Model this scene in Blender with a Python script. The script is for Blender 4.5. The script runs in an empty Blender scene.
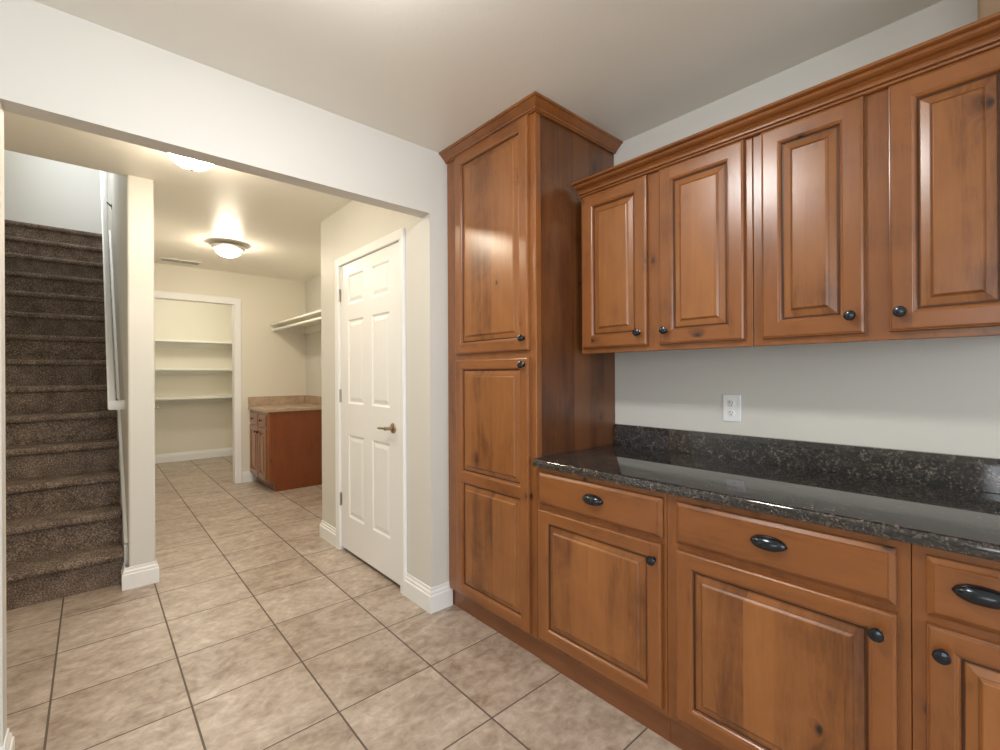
import bpy, bmesh, math, random
from mathutils import Vector, Matrix
random.seed(7)
S = bpy.context.scene
COL = S.collection

# ------------------------------------------------------------------ camera, light, exposure
YAW, ROLL, FPX, EYE = 0.725538, -0.0050357, 460.67, 1.29
fw = Vector((math.sin(YAW), math.cos(YAW), 0)); rt = Vector((math.cos(YAW), -math.sin(YAW), 0)); up = Vector((0, 0, 1))
r2 = math.cos(ROLL) * rt + math.sin(ROLL) * up; u2 = -math.sin(ROLL) * rt + math.cos(ROLL) * up
cd = bpy.data.cameras.new('camera'); cam = bpy.data.objects.new('camera', cd); COL.objects.link(cam)
cd.sensor_fit = 'HORIZONTAL'; cd.sensor_width = 36; cd.lens = FPX / 1000 * 36; cd.shift_y = -1.12 / 1000
cd.clip_start = 0.02
cam.matrix_world = Matrix(((r2.x, u2.x, -fw.x, 0), (r2.y, u2.y, -fw.y, 0), (r2.z, u2.z, -fw.z, EYE), (0, 0, 0, 1)))
S.camera = cam
S.view_settings.view_transform = 'Standard'; S.view_settings.look = 'None'
S.view_settings.gamma = 1; S.view_settings.use_curve_mapping = False
S.view_settings.exposure = 0.0
S.cycles.diffuse_bounces = 6; S.cycles.max_bounces = 10; S.cycles.sample_clamp_indirect = 6

W = bpy.data.worlds.new('world'); S.world = W; W.use_nodes = True
W.node_tree.nodes['Background'].inputs[0].default_value = (0.75, 0.87, 1, 1)
W.node_tree.nodes['Background'].inputs[1].default_value = 1.0

def area(name, loc, rot, sx, sy, power, col):
    l = bpy.data.lights.new(name, 'AREA'); l.shape = 'RECTANGLE'; l.size = sx; l.size_y = sy
    l.energy = power; l.color = col
    o = bpy.data.objects.new(name, l); COL.objects.link(o); o.location = loc; o.rotation_euler = rot; return o
def bulb(name, loc, power, col, rad=0.06):
    l = bpy.data.lights.new(name, 'POINT'); l.energy = power; l.color = col; l.shadow_soft_size = rad
    o = bpy.data.objects.new(name, l); COL.objects.link(o); o.location = loc; return o
R90 = math.pi / 2
# assumed daylight from unseen windows: kitchen rear (behind the camera), kitchen left, upstairs landing
area('assumed_rear_daylight', (0.2, -3.38, 1.45), (R90, 0, 0), 2.9, 1.9, 49, (0.82, 0.92, 1.0))
area('assumed_left_daylight', (-3.08, -0.9, 1.45), (R90, 0, -R90), 2.2, 1.5, 17, (0.82, 0.92, 1.0))
area('assumed_landing_daylight', (-0.72, 6.1, 4.3), (R90, 0, -R90), 1.8, 0.9, 46, (0.90, 0.95, 1.0))  # added cool area light, assumed upstairs daylight; no window is built here
WARM = (1.0, 0.87, 0.67)
bulb('pantry_fill', (1.0, 7.2, 2.42), 22, (1.0, 0.95, 0.82), 0.08)  # unseen fill light, added to brighten the pantry interior

# ------------------------------------------------------------------ node helpers
def mat(name):
    m = bpy.data.materials.new(name); m.use_nodes = True
    nt = m.node_tree; b = nt.nodes['Principled BSDF']
    return m, nt, b
def nd(nt, t, **kw):
    n = nt.nodes.new(t)
    for k, v in kw.items(): setattr(n, k, v)
    return n
def lk(nt, a, b): nt.links.new(a, b)
def math_(nt, op, a, b=None, c=None):
    n = nd(nt, 'ShaderNodeMath', operation=op)
    for i, v in enumerate((a, b, c)):
        if v is None: continue
        if isinstance(v, (int, float)): n.inputs[i].default_value = v
        else: lk(nt, v, n.inputs[i])
    return n.outputs[0]
def ramp(nt, fac, stops, interp='LINEAR'):
    n = nd(nt, 'ShaderNodeValToRGB'); e = n.color_ramp.elements; n.color_ramp.interpolation = interp
    while len(e) < len(stops): e.new(0.5)
    for i, (p, c) in enumerate(stops):
        e[i].position = p; e[i].color = (c[0], c[1], c[2], 1)
    lk(nt, fac, n.inputs[0]); return n.outputs[0]
def mix(nt, fac, a, b, blend='MIX'):
    n = nd(nt, 'ShaderNodeMix', data_type='RGBA', blend_type=blend)
    if isinstance(fac, (int, float)): n.inputs[0].default_value = fac
    else: lk(nt, fac, n.inputs[0])
    for i, v in ((6, a), (7, b)):
        if isinstance(v, tuple): n.inputs[i].default_value = (v[0], v[1], v[2], 1)
        else: lk(nt, v, n.inputs[i])
    return n.outputs[2]
def pos(nt): return nd(nt, 'ShaderNodeNewGeometry').outputs['Position']
def scaled(nt, v, s):
    n = nd(nt, 'ShaderNodeVectorMath', operation='MULTIPLY'); lk(nt, v, n.inputs[0]); n.inputs[1].default_value = s; return n.outputs[0]
def noise(nt, v, scale, detail=4, rough=0.55, dist=0.0):
    n = nd(nt, 'ShaderNodeTexNoise'); lk(nt, v, n.inputs['Vector'])
    n.inputs['Scale'].default_value = scale; n.inputs['Detail'].default_value = detail
    n.inputs['Roughness'].default_value = rough; n.inputs['Distortion'].default_value = dist
    return n.outputs['Fac']
def bump(nt, b, h, strength, dist=0.01):
    n = nd(nt, 'ShaderNodeBump'); n.inputs['Strength'].default_value = strength; n.inputs['Distance'].default_value = dist
    lk(nt, h, n.inputs['Height']); lk(nt, n.outputs[0], b.inputs['Normal'])

def paint(name, col, rough=0.6, tex=0.06, spec=0.4):
    m, nt, b = mat(name)
    b.inputs['Base Color'].default_value = (*col, 1); b.inputs['Roughness'].default_value = rough
    b.inputs['Specular IOR Level'].default_value = spec
    if tex: bump(nt, b, noise(nt, pos(nt), 70, 3), tex, 0.004)
    return m
def metal(name, col, rough, metallic=1.0):
    m, nt, b = mat(name); b.inputs['Base Color'].default_value = (*col, 1)
    b.inputs['Roughness'].default_value = rough; b.inputs['Metallic'].default_value = metallic; return m

def wood(name, axis, light, dark, boards=0.0, rough=0.3, seed=0.0):
    """knotty alder with the grain along one world axis; boards = width of the glued-up staves"""
    m, nt, b = mat(name)
    p0 = pos(nt)
    if seed:
        n = nd(nt, 'ShaderNodeVectorMath', operation='ADD'); lk(nt, p0, n.inputs[0]); n.inputs[1].default_value = (seed, seed * 1.7, seed * 0.6); p = n.outputs[0]
    else: p = p0
    sep = nd(nt, 'ShaderNodeSeparateXYZ'); lk(nt, p, sep.inputs[0])
    X, Y, Z = sep.outputs
    if axis == 'Z': along, across = Z, math_(nt, 'ADD', X, Y)
    elif axis == 'Y': along, across = Y, math_(nt, 'ADD', X, Z)
    else: along, across = X, math_(nt, 'ADD', Y, Z)
    # knots: sparse cells
    cv = nd(nt, 'ShaderNodeCombineXYZ')
    lk(nt, math_(nt, 'MULTIPLY', across, 6.0), cv.inputs[0]); lk(nt, math_(nt, 'MULTIPLY', along, 3.4), cv.inputs[1])
    vo = nd(nt, 'ShaderNodeTexVoronoi', voronoi_dimensions='2D'); lk(nt, cv.outputs[0], vo.inputs['Vector']); vo.inputs['Scale'].default_value = 1.0
    sc = nd(nt, 'ShaderNodeSeparateColor'); lk(nt, vo.outputs['Color'], sc.inputs[0])
    gate = math_(nt, 'GREATER_THAN', sc.outputs[0], 0.72)
    size = math_(nt, 'MULTIPLY_ADD', sc.outputs[1], 0.05, 0.025)
    wob = noise(nt, p, 30, 2)
    kd = math_(nt, 'ADD', vo.outputs['Distance'], math_(nt, 'MULTIPLY_ADD', wob, 0.08, -0.04))
    core = math_(nt, 'MULTIPLY', gate, math_(nt, 'SUBTRACT', 1.0, math_(nt, 'SMOOTH_MIN', math_(nt, 'DIVIDE', kd, size), 1.0, 0.2)))
    halo = math_(nt, 'MULTIPLY', gate, math_(nt, 'POWER', math_(nt, 'MAXIMUM', math_(nt, 'SUBTRACT', 1.0, math_(nt, 'MULTIPLY', kd, 3.6)), 0.0), 2.0))
    # grain, bent round the knots
    gv = nd(nt, 'ShaderNodeCombineXYZ')
    ac2 = math_(nt, 'ADD', across, math_(nt, 'MULTIPLY', halo, 0.06))
    if boards:
        bi = math_(nt, 'FLOOR', math_(nt, 'DIVIDE', math_(nt, 'ADD', across, 0.013), boards))
        wn = nd(nt, 'ShaderNodeTexWhiteNoise', noise_dimensions='1D'); lk(nt, bi, wn.inputs['W'])
        tone = wn.outputs['Value']
        lk(nt, math_(nt, 'MULTIPLY', tone, 7.0), gv.inputs[2])
    lk(nt, ac2, gv.inputs[0]); lk(nt, math_(nt, 'MULTIPLY', along, 0.10), gv.inputs[1])
    g1 = noise(nt, gv.outputs[0], 16, 5, 0.6, 0.8)
    g2 = noise(nt, gv.outputs[0], 150, 3, 0.6)
    cloud = noise(nt, p, 4.5, 4, 0.6, 0.6)
    f = math_(nt, 'ADD', math_(nt, 'MULTIPLY', g1, 0.62), math_(nt, 'MULTIPLY', g2, 0.2))
    f = math_(nt, 'ADD', f, math_(nt, 'MULTIPLY_ADD', cloud, 0.48, -0.065))
    if boards: f = math_(nt, 'ADD', f, math_(nt, 'MULTIPLY_ADD', tone, 0.34, -0.17))
    f = math_(nt, 'SUBTRACT', f, math_(nt, 'MULTIPLY', halo, 0.22))
    c = ramp(nt, f, [(0.28, dark), (0.55, tuple((a + 2 * d) / 3 for a, d in zip(dark, light))), (0.85, light)])
    c = mix(nt, math_(nt, 'MINIMUM', math_(nt, 'MULTIPLY', core, 1.3), 1.0), c, (0.022, 0.010, 0.006))
    lk(nt, c, b.inputs['Base Color'])
    b.inputs['Roughness'].default_value = rough
    b.inputs['Coat Weight'].default_value = 0.42; b.inputs['Coat Roughness'].default_value = 0.26
    bump(nt, b, g1, 0.05, 0.004)
    return m

M = {}
M['wall'] = paint('wall_paint', (0.665, 0.65, 0.605), 0.55, 0.05)
M['wall_lamplit'] = paint('lamplit_wall_paint', (0.75, 0.71, 0.61), 0.5, 0.05)  # wall paint again, with the warm lamplight put into its colour
M['wall_daylit'] = paint('daylit_wall_paint', (0.76, 0.755, 0.74), 0.55, 0.05)  # wall paint lightened, the upstairs daylight put into its colour
M['ceil'] = paint('ceiling_paint', (0.86, 0.835, 0.765), 0.4, 0.12, 0.5)
M['trim'] = paint('white_trim', (0.84, 0.84, 0.83), 0.35, 0)
M['door'] = paint('door_white', (0.83, 0.83, 0.82), 0.38, 0)
M['plastic'] = paint('white_plastic', (0.85, 0.86, 0.87), 0.3, 0)
M['slot'] = paint('dark_slot', (0.03, 0.03, 0.03), 0.5, 0)
M['shelf'] = paint('shelf_white', (0.80, 0.79, 0.72), 0.45, 0)
M['black'] = metal('oil_rubbed_bronze', (0.05, 0.056, 0.066), 0.18, 0.85)
M['nickel'] = metal('satin_nickel', (0.45, 0.42, 0.38), 0.3)
M['bronze'] = metal('antique_bronze', (0.40, 0.32, 0.22), 0.30)
M['ring'] = metal('brushed_ring', (0.62, 0.58, 0.53), 0.45)
L1, D1 = (0.315, 0.112, 0.0275), (0.090, 0.0235, 0.0046)
M['wv'] = wood('alder_vertical', 'Z', L1, D1)
M['wh'] = wood('alder_horizontal', 'Y', L1, D1, seed=3.1)
M['wp'] = wood('alder_panel', 'Z', (0.350, 0.134, 0.036), D1, boards=0.083, seed=5.3)
M['wd_shade'] = wood('alder_side_shaded', 'Z', (0.185, 0.068, 0.021), (0.07, 0.020, 0.006), boards=0.12, seed=1.7)  # darker alder copy: shade on the cabinet sides put into the colour
M['wt'] = wood('alder_toe', 'Y', (0.24, 0.085, 0.028), (0.11, 0.033, 0.010), seed=2.2)
M['wr'] = wood('cherry_end', 'Z', (0.23, 0.056, 0.010), (0.11, 0.021, 0.004), seed=9.1)
M['glaze2'] = paint('brown_glaze', (0.17, 0.066, 0.022), 0.35, 0)
M['glaze'] = paint('dark_glaze', (0.075, 0.030, 0.013), 0.4, 0)
M['tan'] = paint('tan_paint', (0.30, 0.20, 0.12), 0.6, 0)

def m_tile():
    m, nt, b = mat('travertine_tile')
    p = pos(nt); s = nd(nt, 'ShaderNodeSeparateXYZ'); lk(nt, p, s.inputs[0])
    TX, TY, OX, OY = 0.41491, 0.4140, -0.1265, 2.9729
    u = math_(nt, 'DIVIDE', math_(nt, 'SUBTRACT', s.outputs[0], OX), TX)
    v = math_(nt, 'DIVIDE', math_(nt, 'SUBTRACT', s.outputs[1], OY), TY)
    fu = math_(nt, 'ABSOLUTE', math_(nt, 'SUBTRACT', u, math_(nt, 'ROUND', u)))
    fv = math_(nt, 'ABSOLUTE', math_(nt, 'SUBTRACT', v, math_(nt, 'ROUND', v)))
    gu = math_(nt, 'LESS_THAN', fu, 0.0088); gv = math_(nt, 'LESS_THAN', fv, 0.0075)
    g = math_(nt, 'MAXIMUM', gu, gv)
    cv = nd(nt, 'ShaderNodeCombineXYZ'); lk(nt, math_(nt, 'FLOOR', u), cv.inputs[0]); lk(nt, math_(nt, 'FLOOR', v), cv.inputs[1])
    wn = nd(nt, 'ShaderNodeTexWhiteNoise', noise_dimensions='2D'); lk(nt, cv.outputs[0], wn.inputs['Vector'])
    off = scaled(nt, wn.outputs['Color'], (9, 9, 9))
    ad = nd(nt, 'ShaderNodeVectorMath', operation='ADD'); lk(nt, p, ad.inputs[0]); lk(nt, off, ad.inputs[1])
    st = scaled(nt, ad.outputs[0], (1.0, 1.7, 1.0))
    n1 = noise(nt, st, 3.2, 8, 0.62, 1.2); n2 = noise(nt, ad.outputs[0], 22, 5, 0.6, 0.5); n3 = noise(nt, st, 9, 6, 0.65, 2.0)
    f = math_(nt, 'ADD', math_(nt, 'MULTIPLY', n1, 0.55), math_(nt, 'MULTIPLY', n3, 0.32))
    f = math_(nt, 'ADD', f, math_(nt, 'MULTIPLY_ADD', n2, 0.42, -0.13))
    f = math_(nt, 'ADD', f, math_(nt, 'MULTIPLY_ADD', wn.outputs['Value'], 0.08, -0.04))
    c = ramp(nt, f, [(0.34, (0.25, 0.182, 0.134)), (0.47, (0.38, 0.302, 0.243)), (0.58, (0.475, 0.395, 0.330)), (0.72, (0.64, 0.57, 0.50))])
    c = mix(nt, g, c, (0.115, 0.088, 0.068))
    lk(nt, c, b.inputs['Base Color'])
    lk(nt, math_(nt, 'MULTIPLY_ADD', g, 0.4, 0.36), b.inputs['Roughness'])
    h = math_(nt, 'ADD', math_(nt, 'MULTIPLY', g, -1.0), math_(nt, 'MULTIPLY', n2, 0.25))
    bump(nt, b, h, 0.25, 0.004)
    return m
M['tile'] = m_tile()

def m_granite():
    m, nt, b = mat('dark_granite'); p = pos(nt)
    v = nd(nt, 'ShaderNodeTexVoronoi'); lk(nt, p, v.inputs['Vector']); v.inputs['Scale'].default_value = 190
    s = nd(nt, 'ShaderNodeSeparateColor'); lk(nt, v.outputs['Color'], s.inputs[0])
    n = noise(nt, p, 26, 5, 0.65, 1.0)
    f = math_(nt, 'ADD', math_(nt, 'MULTIPLY', s.outputs[0], 0.5), math_(nt, 'MULTIPLY', n, 0.75))
    c = ramp(nt, f, [(0.42, (0.008, 0.008, 0.010)), (0.66, (0.022, 0.020, 0.019)), (0.82, (0.060, 0.052, 0.046)), (0.97, (0.19, 0.155, 0.13))])
    lk(nt, c, b.inputs['Base Color']); b.inputs['Roughness'].default_value = 0.05
    b.inputs['IOR'].default_value = 1.9
    return m
M['granite'] = m_granite()
def m_lam():
    m, nt, b = mat('tan_laminate'); p = pos(nt)
    f = math_(nt, 'ADD', math_(nt, 'MULTIPLY', noise(nt, p, 60, 4), 0.5), math_(nt, 'MULTIPLY', noise(nt, p, 9, 3), 0.5))
    lk(nt, ramp(nt, f, [(0.3, (0.30, 0.20, 0.13)), (0.7, (0.56, 0.43, 0.31))]), b.inputs['Base Color']); b.inputs['Roughness'].default_value = 0.35
    return m
M['lam'] = m_lam()
def m_carpet():
    m, nt, b = mat('brown_carpet'); p = pos(nt)
    n = noise(nt, p, 120, 3, 0.75); n2 = noise(nt, p, 11, 3); n3 = noise(nt, p, 420, 2)
    f = math_(nt, 'ADD', math_(nt, 'MULTIPLY', n, 0.75), math_(nt, 'ADD', math_(nt, 'MULTIPLY', n2, 0.2), math_(nt, 'MULTIPLY', n3, 0.15)))
    lk(nt, ramp(nt, f, [(0.38, (0.055, 0.039, 0.030)), (0.54, (0.185, 0.138, 0.108)), (0.68, (0.45, 0.36, 0.29))]), b.inputs['Base Color'])
    b.inputs['Roughness'].default_value = 0.95; b.inputs['Specular IOR Level'].default_value = 0.0
    bump(nt, b, n, 0.9, 0.012)
    return m
M['carpet'] = m_carpet()
def m_emit(name, col, s):
    m, nt, b = mat(name); b.inputs['Base Color'].default_value = (0.9, 0.88, 0.84, 1); b.inputs['Roughness'].default_value = 0.3
    b.inputs['Emission Color'].default_value = (*col, 1); b.inputs['Emission Strength'].default_value = s; return m
M['glow'] = m_emit('lit_glass_dome', WARM, 122.0)
M['glow_cool'] = m_emit('lit_glass_dome_neutral', (1.0, 0.98, 0.95), 130.0)
M['glass_day'] = m_emit('bright_window_glass', (0.9, 0.95, 1.0), 1.6)  # glowing panes for the assumed, unseen kitchen windows

# ------------------------------------------------------------------ mesh builder
class MB:
    def __init__(s): s.v = []; s.f = []; s.m = []; s.mats = []
    def mi(s, m):
        if m not in s.mats: s.mats.append(m)
        return s.mats.index(m)
    def face(s, pts, m):
        n = len(s.v); s.v += [tuple(p) for p in pts]; s.f.append(tuple(range(n, n + len(pts)))); s.m.append(s.mi(m))
    def box(s, x0, x1, y0, y1, z0, z1, m):
        x0, x1 = sorted((x0, x1)); y0, y1 = sorted((y0, y1)); z0, z1 = sorted((z0, z1))
        n = len(s.v)
        s.v += [(x0, y0, z0), (x1, y0, z0), (x1, y1, z0), (x0, y1, z0), (x0, y0, z1), (x1, y0, z1), (x1, y1, z1), (x0, y1, z1)]
        for q in ((0, 3, 2, 1), (4, 5, 6, 7), (0, 1, 5, 4), (1, 2, 6, 5), (2, 3, 7, 6), (3, 0, 4, 7)):
            s.f.append(tuple(n + i for i in q)); s.m.append(s.mi(m))
    def strip(s, rows, m, closed=False):
        """rows: equal-length point lists; quads between successive rows"""
        n = len(s.v); k = len(rows[0])
        for r in rows: s.v += [tuple(p) for p in r]
        for i in range(len(rows) - 1):
            mm = m[i] if isinstance(m, list) else m
            for j in range(k if closed else k - 1):
                a = n + i * k + j; c = n + i * k + (j + 1) % k
                s.f.append((a, c, c + k, a + k)); s.m.append(s.mi(mm))
        return n
    def lathe(s, prof, c, axis, m, seg=24):
        """prof: (radius, along axis); axis Vector; c centre"""
        ax = Vector(axis).normalized(); t = Vector((0, 0, 1)) if abs(ax.z) < 0.9 else Vector((1, 0, 0))
        e1 = ax.cross(t).normalized(); e2 = ax.cross(e1)
        rows = []
        for r, h in prof:
            rows.append([Vector(c) + ax * h + e1 * r * math.cos(2 * math.pi * k / seg) + e2 * r * math.sin(2 * math.pi * k / seg) for k in range(seg)])
        s.strip(rows, m, True)
    def build(s, name, parent=None, smooth=False, bevel=0, seg=2, weld=True):
        me = bpy.data.meshes.new(name); me.from_pydata(s.v, [], s.f)
        for m in s.mats: me.materials.append(m)
        for p, i in zip(me.polygons, s.m): p.material_index = i
        bm = bmesh.new(); bm.from_mesh(me)
        if weld: bmesh.ops.remove_doubles(bm, verts=bm.verts, dist=1e-5)
        bmesh.ops.recalc_face_normals(bm, faces=bm.faces)
        bm.to_mesh(me); bm.free()
        o = bpy.data.objects.new(name, me); COL.objects.link(o)
        if parent: o.parent = parent; o.matrix_parent_inverse = parent.matrix_world.inverted()
        if smooth:
            for p in me.polygons: p.use_smooth = True
            try: me.set_sharp_from_angle(angle=math.radians(38))
            except Exception: pass
        if bevel:
            b = o.modifiers.new('bevel', 'BEVEL'); b.width = bevel; b.segments = seg; b.limit_method = 'ANGLE'; b.angle_limit = math.radians(50)
        return o
def thing(name, label, cat, loc, group=None):
    o = bpy.data.objects.new(name, None); COL.objects.link(o); o.location = loc; o.empty_display_size = 0.1
    o['label'] = label; o['category'] = cat
    if group: o['group'] = group
    bpy.context.view_layer.update()
    return o
def tag(o, label, cat, group=None):
    o['label'] = label; o['category'] = cat
    if group: o['group'] = group
    return o
def struct(o, label=None, cat='room'):
    o['kind'] = 'structure'
    if label: o['label'] = label; o['category'] = cat
    return o

# ------------------------------------------------------------------ dimensions
CE = 2.51; XR = 2.1; YF = 2.12; YFB = 2.212; XJL = -0.212; XJR = 1.375; ZH = 2.163
YC = 3.70; YFAR = 6.20; XS0, XS1 = 0.165, 0.297; YP = 3.585; XL = -0.8
YR = -3.5; XLK = -3.2; PB = 8.42; PR = 1.695; TOPZ = 5.2; YSB = 7.95

# ------------------------------------------------------------------ setting
m = MB(); m.box(XLK - .1, XR + .1, YR - .1, 8.6, -0.1, 0, M['tile']); struct(m.build('floor'), 'tan travertine-look square tile floor', 'floor')
m = MB()
m.box(XLK, XR, YR, YF + .05, CE, CE + .1, M['ceil'])
m.box(XL, XR, YF + .05, 3.62, CE, CE + .1, M['ceil'])
m.box(XS0 + .05, XR, 3.62, YFAR + .05, CE, CE + .1, M['ceil'])
m.box(XS1 - .05, PR + .1, YFAR + .05, PB + .1, CE, CE + .1, M['ceil'])
struct(m.build('ceiling', weld=False), 'off-white painted ceiling', 'ceiling')
m = MB(); m.box(XR, XR + .1, YR, 6.4, 0, CE, M['wall']); struct(m.build('wall_right'), 'off-white wall behind the wood cabinets', 'wall')
m = MB()
m.box(XLK, XJL, YF, YFB, 0, CE, M['wall']); m.box(XJL, XJR, YF, YFB, ZH, CE, M['wall']); m.box(XJR, XR, YF, YFB, 0, CE, M['wall'])
struct(m.build('wall_front'), 'off-white wall with the wide cased opening into the hall', 'wall')
DY0, DY1, DZ = 2.437, 3.328, 2.088
m = MB(); a = XJR; bb = XJR + .11
m.box(a, bb, YFB, DY0 - .02, 0, CE, M['wall']); m.box(a, bb, DY0 - .02, DY1 + .02, DZ + .02, CE, M['wall']); m.box(a, bb, DY1 + .02, YC, 0, CE, M['wall'])
m.box(bb, XR, YC - .1, YC, 0, CE, M['wall'])
struct(m.build('wall_closet', weld=False), 'cream wall around the white six-panel door', 'wall')
OX0, OX1, OZ = 0.47, 1.272, 2.135
m = MB()
m.box(XS1, OX0 - .02, YFAR, YFAR + .11, 0, CE, M['wall_lamplit']); m.box(OX0 - .02, OX1 + .02, YFAR, YFAR + .11, OZ + .02, CE, M['wall_lamplit']); m.box(OX1 + .02, XR, YFAR, YFAR + .11, 0, CE, M['wall_lamplit'])
struct(m.build('wall_far', weld=False), 'cream far wall with the pantry doorway', 'wall')
m = MB(); m.box(XS0, XS1, YP, YSB + .6, 0, TOPZ, M['wall']); struct(m.build('wall_stair', bevel=.012, seg=3), 'narrow cream wall end beside the carpeted stairs', 'wall')
m = MB(); m.box(XL - .1, XL, YFB, YSB + .1, 0, TOPZ, M['wall_lamplit']); struct(m.build('wall_stair_left'), 'wall left of the stairs', 'wall')
m = MB(); m.box(XL, XS0, YSB, YSB + .1, 2.5, TOPZ, M['wall_daylit']); struct(m.build('wall_stair_back'), 'pale blue-lit wall at the top of the stairs', 'wall')
m = MB(); m.box(XL, XS0, 3.52, 3.62, CE + .1, TOPZ, M['wall']); struct(m.build('wall_stair_front'))
m = MB(); m.box(XL - .1, XS1, 3.52, YSB + .6, TOPZ, TOPZ + .1, M['ceil']); struct(m.build('ceiling_stair'))
m = MB()
m.box(XS1, PR, PB, PB + .1, 0, CE, M['wall_lamplit']); m.box(PR, PR + .1, YFAR + .11, PB + .1, 0, CE, M['wall_lamplit'])
struct(m.build('wall_pantry', weld=False), 'cream walls inside the pantry', 'wall')
# kitchen walls behind the camera, with assumed, unseen windows
WX0, WX1, WZ0, WZ1 = -1.4, 1.8, 0.35, 2.35
m = MB()
m.box(XLK, WX0, YR - .1, YR, 0, CE, M['wall']); m.box(WX1, XR, YR - .1, YR, 0, CE, M['wall'])
m.box(WX0, WX1, YR - .1, YR, 0, WZ0, M['wall']); m.box(WX0, WX1, YR - .1, YR, WZ1, CE, M['wall'])
struct(m.build('wall_rear', weld=False))
m = MB(); LY0, LY1, LZ0, LZ1 = -2.1, 0.3, 0.6, 2.3
m.box(XLK - .1, XLK, YR, LY0, 0, CE, M['wall']); m.box(XLK - .1, XLK, LY1, YF, 0, CE, M['wall'])
m.box(XLK - .1, XLK, LY0, LY1, 0, LZ0, M['wall']); m.box(XLK - .1, XLK, LY0, LY1, LZ1, CE, M['wall'])
struct(m.build('wall_left', weld=False))
def window(name, fn, a0, a1, z0, z1):
    m = MB(); t = .05
    for q in ((a0, a0 + t, z0, z1), (a1 - t, a1, z0, z1), (a0 + t, a1 - t, z0, z0 + t), (a0 + t, a1 - t, z1 - t, z1), ((a0 + a1) / 2 - .03, (a0 + a1) / 2 + .03, z0 + t, z1 - t)):
        m.box(*fn(q[0], q[1], -.08, -.02), q[2], q[3], M['trim'])
    f = struct(m.build(name, weld=False)); m = MB(); m.box(*fn(a0 + t, a1 - t, -.06, -.05), z0 + t, z1 - t, M['glass_day']); m.build('pane', f)
window('assumed_window_1', lambda a, b, c, d: (a, b, YR + c, YR + d), WX0, WX1, WZ0, WZ1)  # assumed rear window, out of view, added for the daylight
window('assumed_window_2', lambda a, b, c, d: (XLK + c, XLK + d, a, b), LY0, LY1, LZ0, LZ1)  # assumed left window, out of view, added for the daylight

# ------------------------------------------------------------------ swept trim
def sweep(m, path, prof, mt, side=1, caps=True):
    """path: (x, y) polyline; prof: (outward offset, z) polygon; side +1 = outward to the left of travel"""
    P = [Vector(p) for p in path]; n = len(P); nor = []
    for i in range(n):
        ds = []
        if i > 0: ds.append((P[i] - P[i - 1]).normalized())
        if i < n - 1: ds.append((P[i + 1] - P[i]).normalized())
        ns = [Vector((-d.y, d.x)) * side for d in ds]
        if len(ns) == 1: nor.append(ns[0])
        else:
            b = (ns[0] + ns[1]).normalized(); nor.append(b / max(0.2, b.dot(ns[0])))
    rows = [[(P[i].x + nor[i].x * o, P[i].y + nor[i].y * o, z) for o, z in prof] for i in range(n)]
    for i in range(n - 1): m.strip([rows[i], rows[i + 1]], mt[i] if isinstance(mt, list) else mt, True)
    if caps:
        e = mt[0] if isinstance(mt, list) else mt
        m.face(rows[0], e); m.face(rows[-1], e)
BASE = [(0, 0), (.016, 0), (.016, .088), (.0145, .092), (.010, .094), (.0105, .100), (.0105, .107), (.005, .116), (.0045, .130), (0, .131)]
def baseboard(name, path, side, label):
    m = MB(); sweep(m, path, BASE, M['trim'], side); o = m.build(name); struct(o, label, 'baseboard'); return o
baseboard('baseboard_closet', [(XJR, 2.383), (XJR, YF), (1.506, YF)], -1, 'white baseboard wrapping the wall corner by the tall cabinet')
baseboard('baseboard_hall', [(1.9, YC), (XJR, YC), (XJR, 3.384)], -1, 'short white baseboard left of the six-panel door')
baseboard('baseboard_stair', [(XS0 - .017, 3.69), (XS0 - .017, YP), (XS1, YP), (XS1, YFAR)], -1, 'white baseboard around the wall end by the stairs')
baseboard('baseboard_left', [(-3.1, YF), (XJL, YF), (XJL, YFB), (XL, YFB)], -1, 'white baseboard at the left jamb of the opening')
baseboard('baseboard_far', [(1.352, YFAR), (1.465, YFAR)], -1, 'short white baseboard between pantry casing and laundry cabinet')
baseboard('baseboard_pantry', [(XS1, PB), (PR, PB)], -1, 'white baseboard at the back of the pantry')

CAS = [(0, 0), (0, .010), (.006, .014), (.018, .012), (.040, .017), (.052, .019), (.057, .015), (.057, 0)]
def casing(name, pt, a0, a1, z1, label, w=1.0):
    """pt(a, z, d) -> point; U of casing round an opening"""
    m = MB(); rows = []
    for o, d in CAS:
        o *= w
        rows.append([pt(a0 - o, 0, d), pt(a0 - o, z1 + o, d), pt(a1 + o, z1 + o, d), pt(a1 + o, 0, d)])
    m.strip(rows, M['trim']); m.face([r[0] for r in rows], M['trim']); m.face([r[-1] for r in rows], M['trim'])
    o = m.build(name, smooth=True); struct(o, label, 'door casing'); return o
casing('trim_1', lambda a, z, d: (XJR - d, a, z), DY0, DY1, DZ, 'white casing around the six-panel door')
casing('trim_2', lambda a, z, d: (a, YFAR - d, z), OX0, OX1, OZ, 'white casing around the pantry doorway', 1.3)
m = MB()   # jamb linings
m.box(XJR, XJR + .11, DY0 - .02, DY0, 0, DZ + .02, M['trim']); m.box(XJR, XJR + .11, DY1, DY1 + .02, 0, DZ + .02, M['trim']); m.box(XJR, XJR + .11, DY0, DY1, DZ, DZ + .02, M['trim'])
m.box(XJR + .043, XJR + .055, DY0, DY1, DZ - .012, DZ, M['trim'])
struct(m.build('trim_3', weld=False), 'white jamb of the six-panel door', 'door jamb')
m = MB()
m.box(OX0 - .02, OX0, YFAR, YFAR + .11, 0, OZ + .02, M['trim']); m.box(OX1, OX1 + .02, YFAR, YFAR + .11, 0, OZ + .02, M['trim']); m.box(OX0, OX1, YFAR, YFAR + .11, OZ, OZ + .02, M['trim'])
struct(m.build('trim_4', weld=False), 'white jamb of the pantry doorway', 'door jamb')

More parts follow.
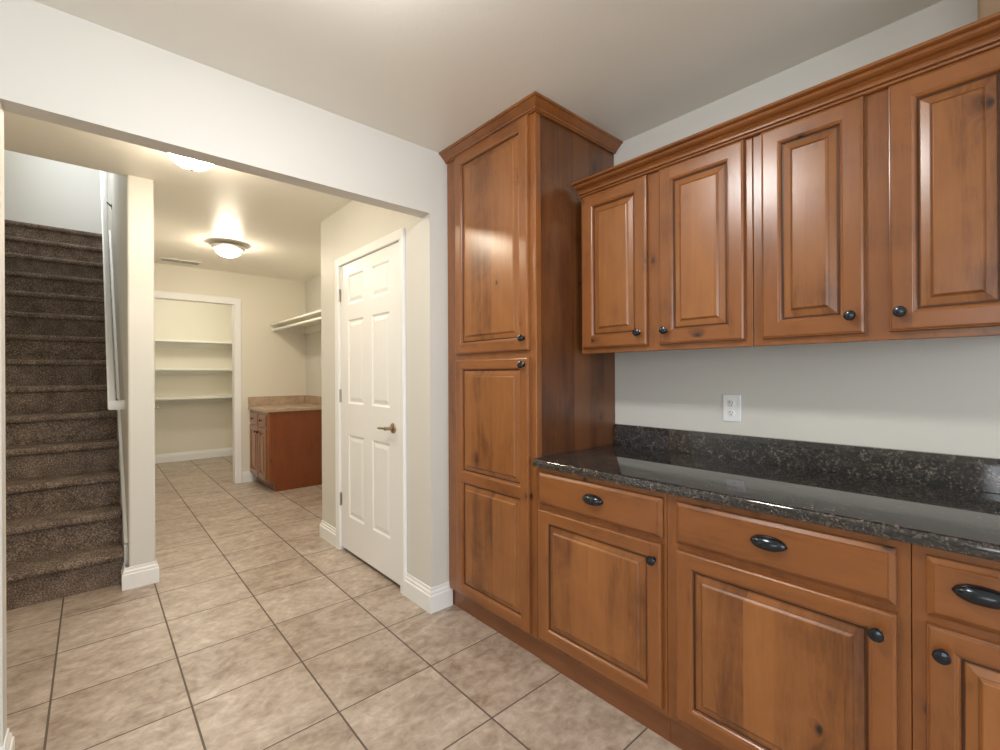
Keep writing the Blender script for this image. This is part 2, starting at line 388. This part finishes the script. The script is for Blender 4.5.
# ------------------------------------------------------------------ panelled fronts (all face -x: a runs along y)
def facer(xf): return lambda a, z, w: (xf - w, a, z)      # w = outward from the face
def rect(pt, a0, a1, z0, z1, o, w): return [pt(a0 + o, z0 + o, w), pt(a1 - o, z0 + o, w), pt(a1 - o, z1 - o, w), pt(a0 + o, z1 - o, w)]
def ring(m, pt, R, prof, mats):
    """nested rectangles of R=(a0,a1,z0,z1): quads between (inset, height) steps; mats per step = (side, top) or one"""
    for i in range(len(prof) - 1):
        A = rect(pt, *R, *prof[i]); B = rect(pt, *R, *prof[i + 1]); mm = mats[i] if isinstance(mats, list) else mats
        for k in range(4):
            j = (k + 1) % 4; q = mm if not isinstance(mm, tuple) else (mm[1] if k in (0, 2) else mm[0])
            m.face([A[k], A[j], B[j], B[k]], q)
EDGE = [(0, -.020), (0, -.0075), (.0015, -.004), (.004, -.0035), (.0065, -.001), (.009, 0)]
STICK = [(0, 0), (.002, -.0016), (.0035, -.0014), (.0065, -.003), (.0095, -.0068), (.0105, -.012), (.012, -.0135)]
def framed_door(name, parent, xf, R, openings, mv, mh, mg, mp, edge=EDGE, stick=STICK, panelprof=None, label=None, pname='raised_panel'):
    pt = facer(xf); a0, a1, z0, z1 = R; m = MB()
    ring(m, pt, R, edge, [(mv, mh)] * len(edge) if mg is mp or mg is mv else [(mv, mh), (M['glaze2'],) * 2] + [(mv, mh)] * len(edge))
    e = edge[-1][0]; m.face(rect(pt, *R, 0, edge[0][1]), mv)
    oy0, oy1 = openings[0][0], openings[0][1]
    quad = lambda p, q, r, s, mm: m.face([pt(p, r, 0), pt(q, r, 0), pt(q, s, 0), pt(p, s, 0)], mm)
    cols = sorted({(o[0], o[1]) for o in openings}); rows = sorted({(o[2], o[3]) for o in openings})
    quad(a0 + e, cols[0][0], z0 + e, z1 - e, mv); quad(cols[-1][1], a1 - e, z0 + e, z1 - e, mv)
    for c, d in zip(cols, cols[1:]): quad(c[1], d[0], z0 + e, z1 - e, mv)
    for c in cols:
        zs = [z0 + e] + [v for r in rows for v in r] + [z1 - e]
        for i in range(0, len(zs), 2): quad(c[0], c[1], zs[i], zs[i + 1], mh)
    sm = [(mv, mh)] * (len(stick) - 2) + [(mg, mg)]
    for o in openings: ring(m, pt, o, stick, sm)
    d = m.build(name, parent, weld=False)
    if label: d['label'] = label
    ins, dep = stick[-1]
    for o in openings:
        m = MB(); Q = (o[0] + ins, o[1] - ins, o[2] + ins, o[3] - ins)
        pp = panelprof or [(0, dep), (.004, dep), (.006, dep + .0018), (.025, -.0076), (.0268, -.0072), (.0325, -.0008), (.0345, 0)]
        pm = [mp if mg is mp else mg if i == 0 else M['glaze2'] if i == 3 else mp for i in range(len(pp) - 1)]
        ring(m, pt, Q, pp, pm); m.face(rect(pt, *Q, *pp[-1]), mp); m.build(pname, d, weld=False)
    return d
def wood_door(parent, xf, R, st=.056, rails=None):
    a0, a1, z0, z1 = R
    ops = [(a0 + st, a1 - st, p, q) for p, q in (rails or [(z0 + st, z1 - st)])]
    return framed_door('door', parent, xf, R, ops, M['wv'], M['wh'], M['glaze'], M['wp'])
def drawer_front(parent, xf, R):
    pt = facer(xf); m = MB()
    pr = [(0, -.020), (0, -.0115), (.002, -.0095), (.0125, -.0030), (.0140, -.0030), (.0155, 0)]
    m.face(rect(pt, *R, 0, -.02), M['wh']); ring(m, pt, R, pr, M['wh']); m.face(rect(pt, *R, *pr[-1]), M['wh'])
    return m.build('drawer', parent)
def knob(parent, xf, a, z, s=1.0):
    m = MB()
    m.lathe([(0, 0), (.0105 * s, 0), (.0105 * s, .002), (.006 * s, .004), (.0055 * s, .013), (.010 * s, .016), (.0155 * s, .019), (.0165 * s, .0225), (.0145 * s, .0265), (.009 * s, .029), (0, .030)], (xf, a, z), (-1, 0, 0), M['black'], 24)
    return m.build('knob', parent, smooth=True)
def cup_pull(parent, xf, a, z, hl=.048):
    """bin pull: an eye-shaped hood, open underneath"""
    m = MB(); nu, nv = 28, 12; rows = []
    for i in range(nu + 1):
        u = -1 + 2 * i / nu; w = max(0.0, 1 - abs(u) ** 2.4) ** 0.62; r = []
        for j in range(nv + 1):
            t = math.pi * (0.0 + 0.80 * j / nv)          # from the back top round the front to under the lip
            r.append((xf - (.0015 + .024 * w * math.sin(t)), a + u * hl, z + .0205 * (w * math.cos(t)) + .001))
        rows.append(r)
    m.strip(rows, M['black'])
    o = m.build('cup_pull', parent, smooth=True)
    so = o.modifiers.new('thick', 'SOLIDIFY'); so.thickness = .0025; so.offset = 0
    f = MB(); pts = [(a + hl * 1.04 * math.cos(t), z + .0205 * math.sin(t) * abs(math.sin(t)) ** .3) for t in [2 * math.pi * k / 36 for k in range(36)]]
    f.strip([[(xf, p, q) for p, q in pts], [(xf - .002, p, q) for p, q in pts]], M['black'], True); f.face([(xf - .002, p, q) for p, q in pts], M['black'])
    fo = f.build('back_plate', parent)
    return o

# ------------------------------------------------------------------ tall cabinet
XB, XD = 1.490, 1.471
t = thing('tall_cabinet', 'tall stained knotty alder pantry cabinet reaching the ceiling beside the hall opening', 'cabinet', (1.8, 1.76, 0))
TY0, TY1 = 1.435, 2.117
m = MB(); m.box(XB + .0365, XR - .002, TY0 + .003, TY1, 0, 2.47, M['wd_shade']); m.build('carcass', t)
m = MB(); m.box(XB, XB + .036, TY0, TY1, 0.10, 2.47, M['wv']); m.build('face_frame', t, bevel=.003)
m = MB(); m.box(XB + .024, XB + .036, TY0, TY1, 0, .0995, M['wt']); m.build('toe_board', t)
d = wood_door(t, XD, (1.470, 2.026, 1.396, 2.463), .050); knob(d, XD, 1.497, 1.452)
d = wood_door(t, XD, (1.470, 2.026, .112, 1.366), .050, [(.162, .722), (.768, 1.322)]); knob(d, XD, 1.497, 1.331)
CROWN_T = [(0, 2.462), (.010, 2.462), (.013, 2.465), (.012, 2.469), (.017, 2.470), (.019, 2.476), (.027, 2.481), (.037, 2.489), (.045, 2.496), (.045, 2.498), (.051, 2.499), (.055, 2.502), (.055, 2.509), (0, 2.509)]
m = MB(); sweep(m, [(XB, TY1), (XB, TY0), (XR - .004, TY0)], CROWN_T, [M['wh'], M['wh']], -1)
m.build('crown_molding', t, weld=False)

# ------------------------------------------------------------------ wall cabinets
XU, XUD = 1.78, 1.76
def wall_cabinet(label, y0, y1, doors, group):
    t = thing('wall_cabinet', label, 'cabinet', (1.94, (y0 + y1) / 2, 1.385), group)
    m = MB(); m.box(XU + .02, XR - .002, y0 + .001, y1 - .001, 1.40, 2.15, M['wd_shade']); m.build('carcass', t)
    m = MB(); m.box(XU, XU + .02, y0 + .0008, y1 - .0008, 1.385, 2.15, M['wv']); m.build('face_frame', t, bevel=.002)
    for (a, b, ka) in doors:
        d = wood_door(t, XUD, (a, b, 1.409, 2.134), .052); knob(d, XUD, ka, 1.464, .95)
    return t
wall_cabinet('stained knotty alder two-door wall cabinet mounted next to the tall cabinet', .633, 1.408, [(1.048, 1.390, 1.085), (.658, .992, .962)], 'upper wall cabinets')
wall_cabinet('stained knotty alder two-door wall cabinet at the right edge of the photo', -.065, .633, [(.313, .601, .345), (-.033, .255, .228)], 'upper wall cabinets')
CROWN_U = [(0, 2.136), (.014, 2.136), (.017, 2.138), (.018, 2.142), (.016, 2.145), (.026, 2.146), (.027, 2.151), (.030, 2.156), (.037, 2.160), (.036, 2.163), (.050, 2.165), (.058, 2.170), (.062, 2.176), (.062, 2.178), (.072, 2.179), (.078, 2.181), (.080, 2.185), (.079, 2.189), (0, 2.189)]
m = MB(); sweep(m, [(XU - .0005, 1.402), (XU - .0005, -.35)], CROWN_U, M['wh'], -1)
tag(m.build('crown_molding', weld=False), 'long stained wooden crown molding running along the top of the wall cabinets', 'molding')
m = MB(); m.box(1.84, 2.095, -.36, .074, 2.152, CE - .004, M['tan'])
tag(m.build('boxed_column', bevel=.012, seg=3), 'brown boxed column rising behind the crown molding at the upper right corner', 'column')

# ------------------------------------------------------------------ base cabinets
def base_cabinet(label, y0, y1, dr, do, pull, kn, group='base cabinets under the granite counter'):
    t = thing('base_cabinet', label, 'cabinet', (1.8, (y0 + y1) / 2, 0), group)
    m = MB(); m.box(XB + .0305, XR - .002, y0 + .001, y1 - .001, 0, .877, M['wd_shade']); m.build('carcass', t)
    m = MB(); m.box(XB, XB + .0195, y0 + .0008, y1 - .0008, .098, .877, M['wv']); m.build('face_frame', t, bevel=.0015)
    m = MB(); m.box(XB + .018, XB + .03, y0 + .0005, y1 - .0005, 0, .0975, M['wt']); m.build('toe_board', t)
    d = drawer_front(t, XD, (dr[0], dr[1], 0.714, 0.855)); cup_pull(d, XD, pull, 0.793)
    d = wood_door(t, XD, (do[0], do[1], 0.122, 0.695), .048); knob(d, XD, kn, 0.638)
base_cabinet('stained alder base cabinet between the tall cabinet and the wide middle base cabinet', 0.812, 1.434, (0.824, 1.413), (0.826, 1.415), 1.113, 0.853)
base_cabinet('wide stained alder base cabinet in the middle, knob at its upper right', 0.176, 0.812, (0.203, 0.774), (0.201, 0.774), 0.486, 0.238)
base_cabinet('stained alder base cabinet cut off by the right edge of the photo', -0.356, 0.176, (-0.329, 0.149), (-0.329, 0.149), 0.055, 0.120)

# ------------------------------------------------------------------ granite counter
t = thing('granite_countertop', 'dark speckled polished granite countertop over the base cabinets', 'countertop', (1.8, .55, .878))
m = MB(); xf = 1.460; zt, zb = .914, .878; r = .010
pr = [(XR - .004, zb), (xf + .006, zb), (xf + .002, zb + .002), (xf, zb + .007), (xf, zt - .012), (xf + .002, zt - .005), (xf + .006, zt - .0015), (xf + .012, zt), (XR - .004, zt)]
m.strip([[(x, 1.431, z) for x, z in pr], [(x, -.40, z) for x, z in pr]], M['granite'], True); m.face([(x, 1.431, z) for x, z in pr], M['granite']); m.face([(x, -.40, z) for x, z in pr], M['granite'])
m.build('worktop', t, smooth=True)
m = MB(); m.box(2.078, XR - .001, -.40, 1.431, .9142, 1.021, M['granite']); m.build('backsplash', t, bevel=.0015)

# ------------------------------------------------------------------ power outlet
t = thing('power_outlet', 'white duplex power outlet on the wall above the granite backsplash', 'outlet', (XR, .836, 1.134))
pt = facer(XR); m = MB(); R = (.799, .873, 1.076, 1.194)
pp = [(0, .0005), (0, .004), (.003, .006)]; ring(m, pt, R, pp, M['plastic']); m.face(rect(pt, *R, *pp[-1]), M['plastic']); m.build('cover_plate', t)
for zc in (1.155, 1.114):
    m = MB(); m.lathe([(0, .0061), (.016, .0061), (.016, .0078), (.015, .0085), (0, .0085)], (XR, .836, zc), (-1, 0, 0), M['plastic'], 20); r_ = m.build('receptacle', t, smooth=True)
    m = MB()
    for da in (-.006, .006): m.box(XR - .0091, XR - .0085, .836 + da - .001, .836 + da + .001, zc, zc + .008, M['slot'])
    m.lathe([(0, .0085), (.0025, .0085), (.0025, .0091), (0, .0091)], (XR, .836, zc - .007), (-1, 0, 0), M['slot'], 10); m.build('slots', r_, weld=False)
m = MB(); m.lathe([(0, .0061), (.003, .0061), (.0028, .0072), (0, .0075)], (XR, .836, 1.1345), (-1, 0, 0), M['plastic'], 12); m.build('screw', t, smooth=True)

# ------------------------------------------------------------------ white six-panel door
SX = XJR + .003
ops = [(a, b, p, q) for a, b in ((2.580, 2.825), (2.945, 3.195)) for p, q in ((.270, .862), (1.082, 1.682), (1.792, 2.000))]
W_ = M['door']
dr = framed_door('door_1', None, SX, (DY0 + .003, DY1 - .003, .027, DZ - .003), ops, W_, W_, W_, W_,
    edge=[(0, -.035), (0, -.001), (.001, 0)], stick=[(0, 0), (.004, -.001), (.010, -.006), (.014, -.0075)],
    panelprof=[(0, -.0075), (.008, -.0075), (.030, -.002), (.033, -.002)], pname='door_panel')
struct(dr, 'white six-panel interior door in the hall, closed', 'door')
for zc in (1.872, 1.135, .375):
    m = MB(); m.lathe([(0, -.048), (.0055, -.048), (.0055, .048), (0, .048)], (XJR - .004, DY1 + .001, zc), (0, 0, 1), M['nickel'], 12)
    m.box(SX - .002, SX + .0, DY1 - .016, DY1 - .004, zc - .045, zc + .045, M['nickel'])
    m.build('door_hinge', dr, weld=False)
def lever(parent, xf, a, z, da, sgn=-1, mt=M['bronze']):
    """lever handle on a face looking -x (sgn -1) or +x (sgn 1)"""
    m = MB(); ax = (sgn, 0, 0)
    m.lathe([(0, 0), (.031, 0), (.032, .004), (.029, .009), (.020, .011), (.012, .014), (.010, .045), (.012, .050), (.011, .060), (0, .061)], (xf, a, z), ax, mt, 24)
    rows = []
    for k in range(13):
        u = k / 12; r = (.0095 - .002 * u) * (1 if k < 12 else .4); c = Vector((xf + sgn * (.053 - .004 * math.sin(u * 3.1)), a + da * u, z - .004 * u * u))
        rows.append([(c.x + r * .75 * math.cos(q), c.y, c.z + r * math.sin(q)) for q in [2 * math.pi * j / 12 for j in range(12)]])
    m.strip(rows, mt, True); m.face(rows[-1], mt); m.face(rows[0], mt)
    return m.build('lever_handle', parent, smooth=True)
lever(dr, SX, 2.535, .962, .108)
m = MB(); m.box(SX - .0006, SX + .02, DY0 + .0008, DY0 + .0028, .93, .995, M['nickel']); m.build('latch_plate', dr)

# open pantry door, folded back along the left side of the pantry
m = MB(); m.box(.436, .471, YFAR + .115, YFAR + .86, .015, 2.12, M['door']); d2 = m.build('door_2'); struct(d2, 'white pantry door standing open into the pantry', 'door')
lever(d2, .471, 6.985, .90, -.10, 1, M['nickel'])
hp = Vector((.471, YFAR + .115, 0)); d2.matrix_world = Matrix.Translation(hp) @ Matrix.Rotation(-math.radians(7), 4, 'Z') @ Matrix.Translation(-hp)

# ------------------------------------------------------------------ pantry shelves
for z, txt in ((1.792, 'topmost of the three shelves on the pantry back wall'), (1.378, 'middle of the three shelves on the pantry back wall'), (.955, 'lowest of the three shelves on the pantry back wall')):
    t = thing('pantry_shelf', 'long cream shelf, ' + txt, 'shelf', (1.0, PB - .15, z), 'pantry shelves')
    m = MB(); m.box(XS1 + .002, PR - .002, PB - .30, PB - .001, z, z + .02, M['shelf']); m.box(XS1 + .002, PR - .002, PB - .315, PB - .3003, z - .012, z + .021, M['shelf']); m.build('board', t, weld=False)
    m = MB(); m.box(XS1 + .002, PR - .002, PB - .02, PB - .001, z - .07, z - .0005, M['shelf']); m.build('cleat', t)

# ------------------------------------------------------------------ laundry cabinet, counter and shelf
XLc, LY = 1.444, 5.455
t = thing('laundry_cabinet', 'small reddish brown base cabinet in the laundry corner beyond the white door', 'cabinet', (1.78, 5.86, 0))
m = MB(); LT = .880
prf = [(XR - .002, 0), (XLc + .065, 0), (XLc + .065, .105), (XLc + .02, .105), (XLc + .02, LT), (XR - .002, LT)]
for yy0, yy1 in ((LY, LY + .018), (LY + .019, YFAR - .002)):
    mt = M['wr'] if yy0 == LY else M['wd_shade']
    m.strip([[(x, yy0, z) for x, z in prf], [(x, yy1, z) for x, z in prf]], mt, True); m.face([(x, yy0, z) for x, z in prf], mt); m.face([(x, yy1, z) for x, z in prf], mt)
m.build('carcass', t, weld=False)
m = MB(); m.box(XLc, XLc + .02, LY, YFAR - .002, .105, LT, M['wv']); m.build('face_frame', t, bevel=.0015)
for a, b, ka in ((LY + .03, LY + .338, LY + .305), (LY + .362, YFAR - .03, LY + .395)):
    d = drawer_front(t, XLc - .018, (a, b, .715, .848)); knob(d, XLc - .018, (a + b) / 2, .782, .9)
    d = wood_door(t, XLc - .018, (a, b, .125, .695), .05); knob(d, XLc - .018, ka, .64, .9)
t = thing('laminate_countertop', 'tan laminate countertop with backsplash on the laundry cabinet', 'countertop', (1.78, 5.86, LT))
m = MB(); m.box(XLc - .030, XR - .003, LY - .02, YFAR - .003, LT + .0005, LT + .038, M['lam']); m.build('worktop', t, bevel=.006)
m = MB(); m.box(XLc - .028, XR - .024, YFAR - .024, YFAR - .002, LT + .0385, LT + .145, M['lam']); m.box(XR - .023, XR - .001, LY - .02, YFAR - .002, LT + .0385, LT + .145, M['lam']); m.build('backsplash', t, weld=False)
t = thing('wall_shelf', 'cream closet shelf with hanging rod high on the wall over the laundry cabinet', 'shelf', (1.93, 5.3, 1.9))
m = MB(); m.box(1.670, XR - .001, 4.2, YFAR - .002, 1.905, 1.925, M['shelf']); m.build('board', t, bevel=.002)
m = MB(); m.box(1.678, XR - .02, YFAR - .02, YFAR - .002, 1.826, 1.9045, M['shelf']); m.box(XR - .02, XR - .001, 4.2, YFAR - .002, 1.826, 1.9045, M['shelf']); m.build('cleat', t, weld=False)
m = MB(); m.lathe([(0, 0), (.016, 0), (.016, YFAR - .0215 - 4.2), (0, YFAR - .0215 - 4.2)], (1.71, 4.2, 1.852), (0, 1, 0), M['shelf'], 16); m.build('hanging_rod', t, smooth=True)

# ------------------------------------------------------------------ staircase
RISE, RUN, Y0, NS = .203, .228, 3.70, 14
st = thing('staircase', 'straight staircase covered in speckled brown carpet, rising behind the opening', 'staircase', (-.3, Y0, 0))
SXR = XS0 - .019
prof = [(0, -.004), (0, RISE - .048)]
for k in range(9):
    q = -math.pi / 2 + math.pi * k / 8; prof.append((-.014 - .016 * math.cos(q) if 0 else -.012 - .018 * math.cos(q), RISE - .024 + .024 * math.sin(q)))
prof += [(.0, RISE), (RUN + .002, RISE), (RUN + .002, -.004)]
def step_mesh():
    m = MB(); n = 24
    xs = [XL + .002 + (SXR - XL - .002) * i / n for i in range(n + 1)]
    m.strip([[(x, Y0 + y, z) for y, z in prof] for x in xs], M['carpet'], True); m.face([(xs[0], Y0 + y, z) for y, z in prof], M['carpet']); m.face([(xs[-1], Y0 + y, z) for y, z in prof], M['carpet'])
    return m
s0 = step_mesh().build('step', st, smooth=True)
for i in range(1, NS):
    c = s0.copy(); COL.objects.link(c); c.parent = st; c.matrix_parent_inverse = st.matrix_world.inverted()
    c.location = (0, RUN * i, RISE * i)
m = MB(); m.box(XL + .002, SXR, Y0 + NS * RUN, YSB - .001, RISE * NS - .08, RISE * NS, M['carpet']); m.build('landing', st)
m = MB(); k = RISE / RUN; x0, x1 = XS0 - .017, XS0 - .0005
ya, yb = 3.69, Y0 + (NS - 1) * RUN; off = .055
P = [(ya, .002), (yb, RISE * (NS - 1) - .1), (yb, RISE * NS + off), (Y0 - .03, RISE + off), (ya, RISE + off - .02)]
m.strip([[(x0, y, z) for y, z in P], [(x1, y, z) for y, z in P]], M['trim'], True); m.face([(x0, y, z) for y, z in P], M['trim']); m.face([(x1, y, z) for y, z in P], M['trim'])
struct(m.build('trim_5'), 'white sloping skirt board along the right side of the stairs', 'skirt board')
# handrail
t = thing('handrail', 'white wooden handrail sloping up the right wall of the stairs', 'handrail', (.10, 3.95, 1.1))
path = [(XS0 - .001, 3.93, 1.098), (.100, 3.93, 1.098), (.100, 7.0, 1.098 + (7.0 - 3.93) * k)]
def rail_sec(p, d, sx, sz, hx, hz):
    return [(p[0] + hx * sx * a, p[1] + hx * 0 + (d * hx * a if sx == 0 else 0), p[2] + hz * b) for a, b in ((-1, -.7), (-.7, -1), (.7, -1), (1, -.7), (1, .6), (.6, 1), (-.6, 1), (-1, .6))]
hx, hz = .022, .030
A = rail_sec(path[0], 1, 0, 1, hx, hz)
B = [(p[0] + hx * a, p[1] + hx * a, p[2] + hz * b) for p in (path[1],) for a, b in ((-1, -.7), (-.7, -1), (.7, -1), (1, -.7), (1, .6), (.6, 1), (-.6, 1), (-1, .6))]
A = [(path[0][0], path[1][1] + hx * a, path[1][2] + hz * b) for a, b in ((-1, -.7), (-.7, -1), (.7, -1), (1, -.7), (1, .6), (.6, 1), (-.6, 1), (-1, .6))]
C_ = [(path[2][0] + hx * a, path[2][1], path[2][2] + hz * b) for a, b in ((-1, -.7), (-.7, -1), (.7, -1), (1, -.7), (1, .6), (.6, 1), (-.6, 1), (-1, .6))]
m = MB(); m.strip([A, B, C_], M['trim'], True); m.face(A, M['trim']); m.face(C_, M['trim']); m.build('rail', t, smooth=True)
for yb in (4.02, 6.2):
    zb = 1.098 + (yb - 3.93) * k
    m = MB(); m.lathe([(0, 0), (.028, 0), (.028, .005), (0, .006)], (XS0 - .0005, yb, zb - .085), (-1, 0, 0), M['black'], 16)
    m.lathe([(.007, 0), (.007, .07)], (XS0 - .004, yb, zb - .085), (-.8, 0, .75), M['black'], 10); m.build('bracket', t, smooth=True, weld=False)

# ------------------------------------------------------------------ ceiling lights and vent
def ceiling_light(label, x, y, glow, rad=.140):
    t = thing('ceiling_light', label, 'ceiling light', (x, y, CE), 'flush ceiling lights')
    m = MB(); m.lathe([(0, -.0005), (rad * .55, -.0005), (rad * .60, -.022), (rad * .97, -.026), (rad, -.030), (rad * .99, -.040), (rad * .82, -.054), (rad * .76, -.052)], (x, y, CE), (0, 0, 1), M['ring'], 48); m.build('fitter_ring', t, smooth=True)
    m = MB(); R0 = rad * .76; n = 12
    m.lathe([(R0 * math.cos(a) if k < n else 0, -.052 - .072 * math.sin(a)) for k, a in [(k, math.pi / 2 * k / n) for k in range(n + 1)]], (x, y, CE), (0, 0, 1), glow, 48); m.build('glass_dome', t, smooth=True)
    m = MB(); m.lathe([(.004, -.124), (.009, -.127), (.010, -.132), (.006, -.137), (0, -.139)], (x, y, CE), (0, 0, 1), M['ring'], 16); m.build('finial', t, smooth=True)
    return t
ceiling_light('lit glass dome ceiling light with its metal ring in view, deeper in the hall', .955, 4.87, M['glow'])
ceiling_light('lit white glass dome ceiling light partly hidden behind the opening header', .402, 2.90, M['glow'])
ceiling_light('assumed lit glass dome ceiling light in the kitchen, just above the top edge of the photo', .45, 1.06, M['glow_cool'], .16)  # assumed kitchen lamp, out of view, inferred from ceiling glow and cabinet shadow
t = thing('ceiling_vent', 'small cream air vent register on the hall ceiling near the pantry wall', 'vent', (.7, 5.95, CE))
m = MB(); y0, y1, xa, xb = 5.86, 6.02, .53, .90; zz = CE - .008
for q in ((xa, xb, y0, y0 + .02), (xa, xb, y1 - .02, y1), (xa, xa + .02, y0 + .02, y1 - .02), (xb - .02, xb, y0 + .02, y1 - .02), (.71, .72, y0 + .02, y1 - .02)): m.box(*q, zz, CE - .0005, M['shelf'])
m.build('frame', t, weld=False)
m = MB(); m.box(xa + .02, xb - .02, y0 + .02, y1 - .02, CE - .003, CE - .001, M['slot']); m.build('duct', t)
for k in range(6):
    m = MB(); yy = y0 + .03 + k * .02
    for c, e in ((xa + .02, .71), (.72, xb - .02)):
        m.face([(c, yy, zz), (e, yy, zz), (e, yy + .013, CE - .002), (c, yy + .013, CE - .002)], M['shelf'])
    o = m.build('slat', t, weld=False); so = o.modifiers.new('t', 'SOLIDIFY'); so.thickness = .0012
